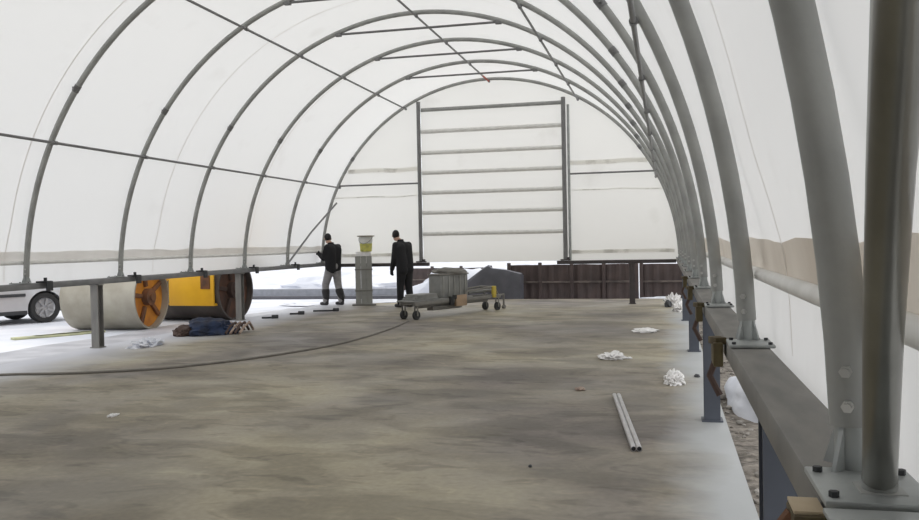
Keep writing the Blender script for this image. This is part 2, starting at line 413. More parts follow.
# ---- base rails and posts
def rail(name, label, c, s, mk='beam'):
    bm = bmesh.new(); box(bm, c, s); o = link(name, bm, mk, bevel=0.008); return tag(o, label, 'rail', 'base rails')
rl = rail('base_rail', 'long dull grey steel base rail running along the right side toward the camera', (4.205, -10.05, BEAM_TOP-0.04), (0.145, 20.3, 0.08))
ll = rail('base_rail', 'long dark steel base rail running along the left side above the drums', (-4.21, -10.05, BEAM_TOP-0.04), (0.145, 20.3, 0.08), 'thin_steel')
for x0, x1, w in ((-4.13, -1.52, 'left'), (1.50, 4.13, 'right')):
    rail('base_rail', 'short dark steel base rail under the end wall %s of the roll-up door' % w, ((x0+x1)/2, 0.0, 0.945), (x1-x0, 0.12, 0.08), 'dark_post')
def add_post(x, y, label, mk='post', top=BEAM_TOP-0.085, rz=0.0):
    t = thing('rail_post', label, 'post', (x, y, 0), rz, 'posts under the base rails')
    bm = bmesh.new(); ibeam(bm, 0.12, 0.13, 0.012, 0.012, top-0.012); link('post_shaft', bm, mk, t, smooth=False)
    bm = bmesh.new(); box(bm, (0, 0, 0.006), (0.16, 0.16, 0.012)); link('foot_plate', bm, mk, t, smooth=False)
    bm = bmesh.new(); box(bm, (0, 0, top-0.006), (0.15, 0.15, 0.012)); link('top_plate', bm, mk, t, smooth=False)
for y, l in ((-16.80, 'nearest, cut by the bottom edge'), (-12.60, 'second from the camera, beside the snow lump'), (-8.3, 'third from the camera'), (-4.05, 'farthest of four, beside the white bags')):
    add_post(4.235, y, 'blue grey post under the right rail, ' + l)
for y, l in ((-8.58, 'in front of the grey roller drum'), (-4.22, 'in front of the dark drum end')):
    add_post(-4.21, y, 'grey steel post under the left base rail, ' + l, 'beam')
add_post(3.17, 0.0, 'dark steel post under the far right end rail, before the brown fence', 'dark_post', 0.905)
add_post(-3.17, 0.15, 'steel post behind the grey bundle of upright profiles', 'beam', 0.905)

# ---- steel arches
def make_arch():
    t = thing('steel_arch', '', 'arch', (0, 0, 0), 0, 'steel arches carrying the membrane')
    ts = [zt(1.10) + (PI-2*zt(1.10))*i/90 for i in range(91)]
    bm = bmesh.new(); tube(bm, [arc(q, 0) for q in ts], 0.037, 16); link('arch_tube', bm, 'steel', t)
    for s in (1, -1):
        x = s*RA
        bm = bmesh.new(); box(bm, (x, -0.11, BEAM_TOP+0.008), (0.165, 0.21, 0.012)); link('base_plate', bm, 'stub', t, bevel=0.003)
        bm = bmesh.new(); tube(bm, [(x, 0, BEAM_TOP+0.014), (x-s*0.002, 0, BEAM_TOP+0.20)], 0.031, 14)
        for a in (0, 1, 2, 3):
            d = Vector((math.cos(a*PI/2+PI/4), math.sin(a*PI/2+PI/4), 0)); n = Vector((-d.y, d.x, 0))*0.004
            p = Vector((x, 0, BEAM_TOP+0.014)); b1 = p+d*0.028; b2 = p+d*0.058; b3 = p+d*0.028+Vector((0, 0, 0.085))
            A = [bm.verts.new(q+n) for q in (b1, b2, b3)]; B = [bm.verts.new(q-n) for q in (b1, b2, b3)]
            bm.faces.new(A); bm.faces.new(B[::-1])
            for k in range(3): bm.faces.new((A[k], B[k], B[(k+1) % 3], A[(k+1) % 3]))
        bmesh.ops.recalc_face_normals(bm, faces=bm.faces[:])
        link('foot_socket', bm, 'stub', t)
        for z in (1.137, 1.197):
            c = arc(zt(z) if s > 0 else PI-zt(z), 0)
            d = Vector((-s*0.30, -0.95, 0)).normalized()
            bm = bmesh.new(); tube(bm, [c+d*0.030, c+d*0.046], 0.011, 6); tube(bm, [c+d*0.046, c+d*0.052], 0.007, 8); link('bolt', bm, 'bolt', t, smooth=False)
        for sx in (-1, 1):
            for sy in (-1, 1):
                bm = bmesh.new(); tube(bm, [(x+sx*0.066, -0.115+sy*0.075, BEAM_TOP+0.014), (x+sx*0.066, -0.115+sy*0.075, BEAM_TOP+0.023)], 0.008, 6); link('anchor_bolt', bm, 'car_trim', t, smooth=False)
        tt = 0.64 if s > 0 else PI-0.64
        bm = bmesh.new(); tube(bm, [arc(tt+q*0.011, 0) for q in (-1, 0, 1)], 0.043, 14)
        c = arc(tt, 0); box(bm, c+Vector((0, -0.045, 0)), (0.03, 0.05, 0.03)); link('coupling', bm, 'thin_steel', t)
    return t
def add_tie(t):
    a, b = arc(1.24, -0.0, -0.03), arc(PI-1.24, -0.0, -0.03)
    bm = bmesh.new(); tube(bm, [a, b], 0.019, 10); link('tie_bar', bm, 'thin_steel', t)
    for c in (a, b):
        bm = bmesh.new(); box(bm, c, (0.10, 0.07, 0.07)); link('tie_bracket', bm, 'thin_steel', t, bevel=0.008)
proto = make_arch()
proto_t = copy_tree(proto); add_tie(proto_t)
ORD = ['', 'first', 'second', 'third', 'fourth', 'fifth', 'sixth', 'seventh', 'eighth']
for k in range(N_ARCH):
    if k == 0: o = proto
    elif k == 1: o = proto_t
    else: o = copy_tree(proto_t)
    o.location = (0, -2.0*k, 0)
    if k == 0: l = 'galvanised steel end arch edging the far end wall around the roll-up door'
    elif k == 9: l = 'broad galvanised steel arch nearest the camera, beside the diagonal brace'
    elif k == 10: l = 'galvanised steel end arch at the near gable behind the camera'
    else: l = 'galvanised steel roof arch, %s one this side of the end wall arch' % ORD[k]
    tag(o, l)

# ---- purlins, hem pipes, braces, end wall pipes
for tt, l in ((0.46, 'thin steel purlin low on the right side of the roof, crossing the crowded arches'), (1.06, 'thin steel purlin on the right of the roof crown'),
              (PI/2, 'thin steel ridge purlin along the roof crown, red tape at its end'), (2.078, 'thin steel purlin high on the left of the roof, left of the crown'), (2.681, 'thin steel purlin along the left wall at mid height')):
    t = thing('purlin', l, 'purlin', arc(tt, -10, -0.062), 0, 'purlins along the hall')
    bm = bmesh.new(); tube(bm, [(0, -9.95, 0), (0, 10.02, 0)], 0.0185, 10); link('purlin_pipe', bm, 'thin_steel', t)
    for k in range(N_ARCH):
        y = -2.0*k+10; y = min(max(y, -9.9), 9.97); out = arc(tt, 0, 0)-arc(tt, 0, -0.062)
        bm = bmesh.new(); tube(bm, [(0, y-0.03, 0), (0, y+0.03, 0)], 0.027, 10); box(bm, out*0.35, (0.04, 0.04, 0.04))
        for v in bm.verts[-8:]: v.co.y += y
        link('clamp', bm, 'thin_steel', t)
    if abs(tt-PI/2) < 0.01:
        bm = bmesh.new(); tube(bm, [(0.0, 9.2, 0), (0.0, 9.95, 0)], 0.021, 10); tag(link('tape_wrap', bm, 'red_tape', t), 'red tape')
for s, w in ((1, 'right'), (-1, 'left')):
    t0 = zt(1.275); t0 = t0 if s > 0 else PI-t0
    c = arc(t0, 0, 0.071)
    bm = bmesh.new(); tube(bm, [(c.x, -20, c.z), (c.x, 0.1, c.z)], 0.026, 12)
    tag(link('hem_pipe', bm, 'door_bar'), 'light steel hem pipe behind the arches low along the %s membrane' % w, 'pipe', 'hem pipes')
def brace(pts, r, label, mk='steel'):
    t = thing('diagonal_brace', label, 'brace', pts[0], 0, 'diagonal braces in the end bays')
    p0 = Vector(pts[0]); bm = bmesh.new(); tube(bm, [Vector(p)-p0 for p in pts], r, 14); link('brace_pipe', bm, mk, t)
    d = (Vector(pts[1])-p0).normalized(); bm = bmesh.new(); box(bm, (0, 0, -0.008), (0.07, 0.07, 0.008)); tube(bm, [Vector((0, 0, -0.006)), d*0.02], r*1.06, 14); link('brace_foot', bm, 'steel', t, bevel=0.002)
brace([(4.222, -18.135, 1.03), (4.178, -18.36, 1.285), (4.138, -18.58, 1.50), (3.885, -19.97, 2.49)], 0.0255, 'thick dark steel diagonal brace pipe rising at the right edge beside the nearest arch', 'dark_pipe')
brace([(-4.16, -2.12, 1.035), (-4.02, -1.1, 1.74), (-3.80, -0.03, 2.45)], 0.021, 'thin steel diagonal brace rising to the end wall above the person in grey trousers', 'thin_steel')
for x0, x1, z, w in ((-3.72, -1.76, 2.86, 'left'), (1.83, 3.68, 2.95, 'right')):
    bm = bmesh.new(); tube(bm, [(x0, 0.0, z), (x1, 0.0, z)], 0.021, 10)
    tag(link('gable_pipe', bm, 'thin_steel'), 'thin horizontal steel pipe across the end wall %s of the roll-up door' % w, 'pipe', 'gable pipes')

# near foot joint plate, splice brackets and timber blocks on the right rail
t = thing('joint_plate', 'wide bolted steel joint plate on the right rail at the bottom right corner', 'plate', (4.25, -18.34, BEAM_TOP))
bm = bmesh.new(); box(bm, (0.0, 0.0, 0.005), (0.26, 0.21, 0.009)); link('plate_body', bm, 'stub', t, bevel=0.002)
for x, y in ((0.07, 0.06), (0.095, 0.045), (-0.08, -0.05), (0.10, -0.06), (0.02, -0.07)):
    bm = bmesh.new(); tube(bm, [(x, y, 0.009), (x, y, 0.022)], 0.010, 6); link('bolt', bm, 'car_trim', t, smooth=False)
t = thing('timber_block', 'olive brown timber block with pale cut end beside the nearest rail joint', 'block', (4.105, -18.18, 0.935), 0.0)
bm = bmesh.new(); box(bm, (0, 0, 0), (0.05, 0.085, 0.13)); link('block_body', bm, 'olive', t, bevel=0.004)
bm = bmesh.new(); box(bm, (0, 0.005, 0.068), (0.046, 0.078, 0.006)); link('cut_face', bm, 'cut_wood', t, bevel=0.001)
bm = bmesh.new(); tube(bm, [(-0.035, 0.0, -0.06), (-0.04, 0.0, 0.03), (-0.02, 0.0, 0.055)], 0.014, 8); link('bark_edge', bm, 'rust', t)
for k, l in ((8, 'second nearest arch foot'), (7, 'third nearest arch foot'), (6, 'fourth nearest arch foot'), (5, 'fifth nearest arch foot')):
    t = thing('splice_bracket', 'olive brown clamp bracket hanging from the right rail by the %s' % l, 'bracket', (4.10, -2*k+0.14, 0.93), 0, 'clamp brackets on the right rail')
    bm = bmesh.new(); box(bm, (0, 0, 0.02), (0.04, 0.16, 0.10)); link('bracket_plate', bm, 'olive', t, bevel=0.006)
    bm = bmesh.new(); tube(bm, [(0.0, 0.02, 0.0), (-0.03, 0.02, -0.08), (0.01, 0.0, -0.16)], 0.014, 8); link('hook', bm, 'brown_wood', t)
    bm = bmesh.new(); box(bm, (0.0, -0.03, 0.075), (0.05, 0.07, 0.03), Matrix.Rotation(0.4, 3, 'Z')); link('wedge', bm, 'olive', t, bevel=0.004)
# bolted clamps on the left rail
for k in range(1, 6):
    t = thing('rail_clamp', 'small dark clamp on the left rail by the %s arch before the end arch' % ORD[k], 'clamp', (-4.15, -2*k+0.25, BEAM_TOP), 0, 'clamps on the left rail')
    bm = bmesh.new(); box(bm, (0, 0, 0.012), (0.12, 0.16, 0.02)); link('clamp_plate', bm, 'car_trim', t, bevel=0.003)
    bm = bmesh.new(); tube(bm, [(0, 0.03, 0.02), (0, 0.03, 0.065)], 0.022, 8); link('clamp_bolt', bm, 'car_trim', t)
    bm = bmesh.new(); box(bm, (0.085, 0, -0.045), (0.02, 0.12, 0.13)); link('clamp_jaw', bm, 'car_trim', t, bevel=0.003)

# ------------------------------------------------------------ outdoors
GZ = -0.06
def on_ground(px, py, z):
    d = fw + R2*(px-459.5)/F_PX + U2*(260-py)/F_PX
    return CAM + d*((z-CAM.z)/d.z)
def roller_drum(label, P, n, length, R, shell_m, disc_m, hub_m):
    n = Vector((n[0], n[1], 0)).normalized(); rz = math.atan2(n.y, n.x)
    t = thing('road_roller_drum', label, 'roller drum', (P[0], P[1], GZ), rz, 'roller drums')
    c = R; bm = bmesh.new(); hollow(bm, (-length, 0, c), (0, 0, c), R, R-0.035, 48); link('drum_shell', bm, shell_m, t)
    rot = Matrix.Rotation(PI/2, 4, 'Y')
    for x in (-0.14, -length+0.14):
        bm = bmesh.new(); lathe(bm, [(0.0001, -0.012), (R-0.036, -0.012), (R-0.036, 0.012), (0.0001, 0.012)], 40, Matrix.Translation((x, 0, c)) @ rot); link('end_disc', bm, disc_m, t)
        s = 1 if x > -0.5 else -1
        bm = bmesh.new(); tube(bm, [(x, 0, c), (x+s*0.13, 0, c)], R*0.26, 20); tube(bm, [(x+s*0.13, 0, c), (x+s*0.17, 0, c)], R*0.12, 14); link('hub', bm, hub_m, t)
        for a in range(5):
            an = a*2*PI/5+0.5
            bm = bmesh.new(); box(bm, (x+s*0.04, math.cos(an)*R*0.6, c+math.sin(an)*R*0.6), (0.06, R*0.13, R*0.55), Matrix.Rotation(an-PI/2, 3, 'X')); link('rib', bm, hub_m, t, bevel=0.01)
    return t
def axis_at(px, py, ang):
    d = fw + R2*(px-459.5)/F_PX + U2*(260-py)/F_PX; h = Vector((d.x, d.y, 0)).normalized(); r = Vector((h.y, -h.x, 0))
    return math.cos(ang)*r - math.sin(ang)*h
P = on_ground(153, 329, GZ); n1 = axis_at(110, 310, 0.58)
d1 = roller_drum('grey steel roller drum with orange inner end, lying left of the yellow framed drum', P, n1, 1.50, 0.60, 'drum', 'orange', 'rust')
P = on_ground(237, 320, GZ); n2 = axis_at(210, 305, 0.62)
d2 = roller_drum('dark dirty roller drum with yellow frame in front, right of the grey drum', P, n2, 1.75, 0.62, 'drum_dark', 'disc_dark', 'brown_wood')
# the yellow machine frame across the front of the second drum (local axes: x along drum, -y towards the hall)
bm = bmesh.new(); box(bm, (-0.60, -0.66, 0.79), (1.06, 0.05, 0.90)); box(bm, (-0.60, -0.58, 0.36), (1.06, 0.20, 0.05)); link('frame_panel', bm, 'yellow', d2, bevel=0.012)
bm = bmesh.new(); box(bm, (-1.29, -0.58, 0.79), (0.40, 0.05, 0.88), Matrix.Rotation(0.45, 3, 'Z')); link('frame_cheek', bm, 'yellow', d2, bevel=0.012)
bm = bmesh.new(); box(bm, (-0.25, -0.69, 0.95), (0.22, 0.03, 0.55)); link('frame_slot', bm, 'rust', d2, bevel=0.01)
bm = bmesh.new(); box(bm, (-1.0, 0.0, 1.30), (1.9, 0.9, 0.08)); link('frame_top', bm, 'yellow', d2, bevel=0.02)

# silver car
def car():
    t = thing('car', 'silver hatchback car parked on snow at the left edge', 'car', (0, 0, GZ))
    L_, W = 4.1, 1.68; wx = (0.82, 3.32); wr = 0.36
    bot = 0.22
    def arch_pts(cx):
        return [(cx+wr*math.cos(PI*i/12), 0.31+wr*math.sin(PI*i/12)) for i in range(13)]
    poly = [(0.03, 0.30), (0.0, 0.55), (0.04, 0.86), (0.25, 0.98), (1.0, 1.0), (3.05, 0.96), (3.75, 0.85), (4.05, 0.70), (4.1, 0.45), (4.05, 0.25)]
    low = [(wx[1]+wr, bot)] + arch_pts(wx[1]) + [(wx[1]-wr, bot), (wx[0]+wr, bot)] + arch_pts(wx[0]) + [(wx[0]-wr, bot)]
    pl = poly+low
    bm = bmesh.new(); prism(bm, pl, -W/2, W/2); bmesh.ops.triangulate(bm, faces=[f for f in bm.faces if len(f.verts) > 4])
    for v in bm.verts:
        if v.co.z > 0.6: v.co.y *= 1-0.10*(v.co.z-0.6)/0.4
        if v.co.x < 0.3 or v.co.x > 3.8: v.co.y *= 0.9
    link('car_body', bm, 'car_paint', t, bevel=0.0)
    cab = [(0.12, 0.97), (0.35, 1.36), (0.7, 1.46), (1.8, 1.47), (2.35, 1.36), (3.1, 0.96)]
    bm = bmesh.new(); prism(bm, cab, -0.70, 0.70)
    for v in bm.verts:
        if v.co.z > 1.1: v.co.y *= 0.84
    link('car_roof', bm, 'car_paint', t)
    for s in (-1, 1):
        for a, b, c_, d_ in ((0.45, 1.25, 1.38, 0.60), (1.36, 2.7, 2.15, 1.36)):
            bm = bmesh.new(); q = [(a, 1.02), (b, 1.02), (c_, 1.36), (d_, 1.36)]
            vs = [bm.verts.new((x, s*(0.705-(z-0.97)/0.5*0.10+0.0), z)) for x, z in q]; vs2 = [bm.verts.new((x, s*(0.66-(z-0.97)/0.5*0.10), z)) for x, z in q]
            bm.faces.new(vs); bm.faces.new(vs2[::-1])
            for k in range(4): bm.faces.new((vs[k], vs2[k], vs2[(k+1) % 4], vs[(k+1) % 4]))
            bmesh.ops.recalc_face_normals(bm, faces=bm.faces[:]); link('car_window', bm, 'car_glass', t, smooth=False)
        bm = bmesh.new(); box(bm, (2.07, s*(W/2+0.005), 0.60), (1.7, 0.025, 0.06)); link('side_moulding', bm, 'car_trim', t, bevel=0.006)
        bm = bmesh.new(); box(bm, (2.07, s*(W/2-0.01), 0.24), (1.75, 0.04, 0.08)); link('sill', bm, 'car_trim', t, bevel=0.006)
        for cx in wx:
            bm = bmesh.new(); mt = Matrix.Translation((cx, s*(W/2-0.11), 0.315)) @ Matrix.Rotation(-s*PI/2, 4, 'X')
            lathe(bm, [(0.20, -0.10), (0.29, -0.10), (0.315, -0.07), (0.315, 0.07), (0.29, 0.10), (0.215, 0.10), (0.20, 0.06)], 32, mt); w = link('tyre', bm, 'black', t)
            bm = bmesh.new(); lathe(bm, [(0.0001, 0.05), (0.05, 0.06), (0.06, 0.045), (0.18, 0.05), (0.215, 0.085)], 32, mt)
            for k in range(7):
                a = k*2*PI/7; vs = box(bm, (0, 0, 0), (0.14, 0.045, 0.02)); bmesh.ops.transform(bm, matrix=mt @ Matrix.Rotation(a, 4, 'Z') @ Matrix.Translation((0.12, 0, 0.075)), verts=vs)
            link('wheel_rim', bm, 'rim', t)
    bm = bmesh.new(); box(bm, (2.07, 0, 0.42), (3.9, 1.25, 0.40)); link('underbody', bm, 'car_trim', t)
    for s in (-1, 1):
        bm = bmesh.new(); box(bm, (0.05, s*0.62, 0.78), (0.10, 0.22, 0.22)); link('tail_lamp', bm, 'red_tape', t, bevel=0.02)
    return t
c = car()
ang = math.radians(62)              # the car's rear faces away to the right, its nose towards the left edge
fwd = Vector((-math.cos(ang), -math.sin(ang), 0))
wheelp = on_ground(44, 322.5, GZ)
c.rotation_euler = (0, 0, ang+PI)
# near side is local +y after the turn
side = Vector((-math.sin(ang+PI), math.cos(ang+PI), 0))
if side.dot(CAM-wheelp) < 0: side = -side
c.location = wheelp - fwd*0.82 - side*(0.73)

# yellow boards lying on the snow
P0, P1 = on_ground(24, 339, GZ), on_ground(92, 333.5, GZ)
dd = (P1-P0); ln = dd.length
for i in range(3):
    bm = bmesh.new(); box(bm, (0, 0, 0.018), (ln*(1-0.12*i), 0.20, 0.035))
    o = link('board', bm, 'pale_yellow', bevel=0.004); o.location = (P0+P1)/2+Vector((0.12*i-0.1, 0.26*i-0.16, 0.002)); o.rotation_euler = (0, 0, math.atan2(dd.y, dd.x)+0.02*i)
    tag(o, 'pale yellow green board on the snow before the grey drum, %s of three' % ('innermost', 'middle', 'outermost')[i], 'board', 'boards on the snow')

# kerbs far left beyond the slab
def lying_beam(px0, px1, py, y, h, w, mk, label):
    a = CAM + (fw + R2*(px0-459.5)/F_PX + U2*(260-py)/F_PX)*1.0
    xs = []
    for px in (px0, px1):
        d = fw + R2*(px-459.5)/F_PX + U2*(260-py)/F_PX; xs.append((CAM+d*((y-CAM.y)/d.y)).x)
    bm = bmesh.new(); box(bm, (0, 0, h/2), (xs[1]-xs[0], w, h)); o = link('kerb_beam', bm, mk, bevel=0.015); o.location = ((xs[0]+xs[1])/2, y, GZ); tag(o, label, 'beam', 'beams lying beyond the slab')
lying_beam(248, 400, 296, 2.9, 0.09, 0.14, 'kerb_dark', 'thin dark beam lying in the snow behind the two people, front of the pair')
lying_beam(246, 402, 290, 4.1, 0.22, 0.30, 'kerb', 'wide blue grey kerb beam lying in the snow behind the dark beam')

# brown fence beyond the far end
def fence(x0, x1, y, top, label, npost):
    t = thing('sheet_fence', label, 'fence', ((x0+x1)/2, y, GZ), 0, 'low brown fences beyond the end')
    w = x1-x0; hz = top-GZ
    for z0, z1 in ((0.0, hz*0.495), (hz*0.505, hz)):
        bm = bmesh.new(); n = int(w/0.06); A = []
        for i in range(n+1):
            x = -w/2+w*i/n; d = 0.014*(1 if i % 4 in (0, 1) else -1); zz = z1+0.012*noise.noise(Vector((x*2, z1, 0)))
            A.append([bm.verts.new((x, d+o_, z)) for o_ in (0, 0.02) for z in (z0, zz)])
        for a, b in zip(A, A[1:]):
            bm.faces.new((a[0], b[0], b[1], a[1])); bm.faces.new((a[2], a[3], b[3], b[2])); bm.faces.new((a[1], b[1], b[3], a[3])); bm.faces.new((a[0], a[2], b[2], b[0]))
        link('ribbed_sheet', bm, 'fence', t, smooth=False)
    bm = bmesh.new(); box(bm, (0, -0.03, hz*0.5), (w, 0.04, hz*0.055)); link('mid_rail', bm, 'fence_rail', t, bevel=0.004)
    for i in range(npost):
        x = -w/2+0.05+(w-0.1)*i/max(1, npost-1)
        bm = bmesh.new(); box(bm, (x, -0.02, hz/2+0.03), (0.09, 0.09, hz+0.06)); link('fence_post', bm, 'fence', t, bevel=0.012)
fence(-0.10, 3.24, 2.45, 0.83, 'low dark brown ribbed sheet fence beyond the far end, left of the dark end post', 5)
fence(3.26, 6.6, 2.45, 0.82, 'low dark brown ribbed sheet fence beyond the far end, right of the dark end post', 4)
fence(-4.2, -1.3, 6.5, 0.66, 'distant reddish brown fence in snow between the two people', 4)
# slate tarp heap with a peak, left of the fence
bm = bmesh.new()
prof = [(-0.75, 0.42), (-0.5, 0.58), (-0.12, 0.86), (0.0, 0.92), (0.1, 0.84), (0.45, 0.80), (0.85, 0.70)]
rows = []
for y, k in ((-0.45, 0.0), (-0.40, 0.75), (-0.28, 0.97), (0.0, 1.0), (0.3, 0.9), (0.42, 0.0)):
    rows.append([bm.verts.new((x+0.03*noise.noise(Vector((x*4, y*5, 1))), y, max(0, z*k+0.03*noise.noise(Vector((x*5, y*7, 2)))*(1 if k else 0)))) for x, z in prof])
for a, b in zip(rows, rows[1:]):
    for i in range(len(prof)-1): bm.faces.new((a[i], a[i+1], b[i+1], b[i]))
bm.faces.new([r[0] for r in rows]); bm.faces.new([r[-1] for r in rows][::-1])
bmesh.ops.recalc_face_normals(bm, faces=bm.faces[:])
o = link('tarp_heap', bm, 'slate'); o.scale = (1, 0.5, 1); o.location = (-0.50, 2.05, GZ); tag(o, 'dark slate tarpaulin heap with a peak behind the loaded trolley', 'heap')

# snow banks and lumps
def lump(name, label, cat, c, s, seed, mk='snow', amp=0.35, sub=4, group=None):
    bm = bmesh.new(); ball(bm, (0, 0, 0), (1, 1, 1), sub)
    for v in bm.verts:
        d = v.co.normalized(); k = 1+amp*noise.noise(d*1.6+Vector((seed, 0, 0)))+amp*0.5*noise.noise(d*4+Vector((0, seed, 0)))
        v.co = Vector((d.x*k*s[0], d.y*k*s[1], max(0.0, (d.z*k+0.25)*s[2])))
    o = link(name, bm, mk); o.location = c; return tag(o, label, cat, group)
lump('snow_heap', 'white snow heap on the gravel under the right rail beside the blue grey post', 'snow', (4.68, -11.75, -0.07), (0.30, 0.75, 0.26), 3.0, amp=0.18)
lump('snow_heap', 'broad snow bank beyond the slab behind the person in grey trousers', 'snow', (-6.2, 7.2, GZ-0.05), (2.6, 1.2, 0.40), 8.0)
lump('snow_heap', 'snow bank behind the loaded trolley left of the dark tarp heap', 'snow', (-2.0, 4.9, GZ-0.05), (1.2, 0.6, 0.62), 5.0)
lump('snow_heap', 'snow patch lying on the slab end between the two people', 'snow', (-2.6, 1.15, -0.03), (1.15, 0.75, 0.05), 12.0)
lump('snow_heap', 'snow patch spread over the far left slab corner', 'snow', (-4.85, 0.9, -0.05), (0.8, 0.8, 0.05), 15.0)
lump('snow_heap', 'small white snow strip at the foot of the right brown fence', 'snow', (3.75, 2.05, -0.04), (0.45, 0.2, 0.05), 18.0)

# ------------------------------------------------------------ things on the floor
# white scraps
def scrap(label, px, py, sx, sy, sz, seed, group='white scraps on the floor', mk='white_plastic'):
    P = on_ground(px, py, 0.0); bm = bmesh.new(); ball(bm, (0, 0, 0), (1, 1, 1), 4)
    for v in bm.verts:
        d = v.co.normalized(); k = 1+0.5*noise.noise(d*2.3+Vector((seed, 0, 0)))+0.45*noise.noise(d*6+Vector((0, seed, 0)))
        v.co = Vector((d.x*k*sx, d.y*k*sy, max(0.0, (d.z*k+0.35)*sz*(1+0.5*noise.noise(d*3+Vector((0, 0, seed)))))))
    o = link('plastic_scrap', bm, mk, smooth=False); o.location = (P.x, P.y, 0.001); return tag(o, label, 'scrap', group)
scrap('crumpled white plastic scrap on the floor left of the round plastic lump', 612, 358, 0.14, 0.20, 0.045, 1.0)
scrap('long flat tail of white plastic just right of the crumpled scrap', 626, 358.5, 0.07, 0.05, 0.012, 11.0)
scrap('round crumpled white plastic lump on the floor near the second right post', 674, 383, 0.095, 0.16, 0.075, 2.0)
scrap('thin flat white plastic scrap farthest away on the floor', 645, 331, 0.17, 0.30, 0.02, 3.0)
scrap('white plastic bag standing against the farthest right post', 673, 306, 0.16, 0.22, 0.17, 4.0)
scrap('lower white plastic bag at the foot of the farthest right post', 679, 311, 0.10, 0.25, 0.10, 5.0)
scrap('tiny pale chip alone on the left foreground floor', 113, 416, 0.035, 0.05, 0.012, 6.0)
scrap('clear icy lump on the floor right of the left rail post', 147, 346, 0.15, 0.30, 0.07, 7.0, mk='snow')
def pebble(label, px, py, s, seed, mk='brown_wood'):
    P = on_ground(px, py, 0.0); bm = bmesh.new(); ball(bm, (0, 0, 0), (1, 1, 1), 3)
    for v in bm.verts:
        d = v.co.normalized(); k = 1+0.4*noise.noise(d*2+Vector((seed, 0, 0))); v.co = Vector((d.x*k*s[0], d.y*k*s[1], max(0, d.z*k*s[2]+s[2]*0.4)))
    o = link('debris', bm, mk); o.location = (P.x, P.y, 0.001); tag(o, label, 'debris', 'small debris on the floor')
pebble('small brown clod on the floor above the two loose tubes', 580, 390, (0.05, 0.06, 0.02), 1.0, 'rope')
pebble('small dark stone on the floor left of the second right post', 697, 377, (0.03, 0.04, 0.02), 2.0, 'car_trim')
pebble('tiny dark stone on the floor below the loose tubes', 530, 467, (0.012, 0.016, 0.01), 3.0, 'car_trim')
pebble('dark clod on the far floor beside the white bags', 668, 307, (0.07, 0.12, 0.10), 4.0, 'car_trim')
# two loose tubes
a, b = on_ground(616.5, 395, 0.02), on_ground(636.5, 449, 0.02)
dirv = (b-a).normalized(); nrm = Vector((-dirv.y, dirv.x, 0))
for s, w in ((1, 'right'), (-1, 'left')):
    t = thing('steel_tube', 'loose shiny steel tube on the floor, %s one of the touching pair' % w, 'tube', ((a.x+b.x)/2, (a.y+b.y)/2, 0.0195), 0, 'loose tubes on the floor')
    hl = (b-a)/2; off = nrm*0.0190*s
    bm = bmesh.new(); hollow(bm, off-hl, off+hl, 0.0185, 0.0155, 18); link('tube_body', bm, 'tube', t)
    bm = bmesh.new(); tube(bm, [off-hl*0.98, off+hl*0.985], 0.0153, 14); link('dark_bore', bm, 'black', t)
# cable across the floor
pts = [on_ground(px, py, 0.013) for px, py in ((-60, 378.5), (8, 374.5), (60, 373.5), (110, 371.5), (160, 368.5), (205, 364), (250, 358.5), (300, 351), (340, 343.5), (370, 335.5), (392, 328), (408, 321))]
fine = []
for i in range(len(pts)-1):
    p0, p1, p2, p3 = pts[max(i-1, 0)], pts[i], pts[i+1], pts[min(i+2, len(pts)-1)]
    for q in range(8):
        u = q/8; fine.append(0.5*((2*p1)+(-p0+p2)*u+(2*p0-5*p1+4*p2-p3)*u*u+(-p0+3*p1-3*p2+p3)*u**3))
fine.append(pts[-1])
bm = bmesh.new(); tube(bm, fine, 0.015, 8); tag(link('power_cable', bm, 'cable'), 'dark cable curving across the concrete floor from the left edge to the trolley', 'cable')

# navy bundle
P0, P1 = on_ground(176, 336, 0), on_ground(242, 333, 0); cen = (P0+P1)/2; dd = P1-P0; rz = math.atan2(dd.y, dd.x)
t = thing('clothes_bundle', 'navy blue cloth bundle with tan straps lying on the slab under the left rail', 'bundle', (cen.x, cen.y, 0), rz)
def lumpy(name, c, s, seed, mk, parent):
    bm = bmesh.new(); ball(bm, (0, 0, 0), (1, 1, 1), 4)
    for v in bm.verts:
        d = v.co.normalized(); k = 1+0.3*noise.noise(d*2+Vector((seed, 0, 0)))+0.15*noise.noise(d*6+Vector((0, seed, 0))); v.co = Vector((c[0]+d.x*k*s[0], c[1]+d.y*k*s[1], max(0.002, c[2]+d.z*k*s[2])))
    return link(name, bm, mk, parent)
lumpy('cloth_body', (0.0, 0.05, 0.06), (0.42, 0.32, 0.20), 2.0, 'navy', t)
lumpy('cloth_sleeve', (-0.38, 0.0, 0.05), (0.18, 0.20, 0.12), 4.0, 'brown_wood', t)
for k in range(5):
    x = 0.28+0.075*k; bm = bmesh.new(); tube(bm, [(x-0.10, -0.22, 0.02), (x-0.02, -0.05, 0.11+0.02*(k % 2)), (x+0.07, 0.10, 0.17), (x+0.14, 0.3, 0.03)], 0.022, 8); link('strap', bm, 'rope' if k % 2 == 0 else 'brown_wood', t)
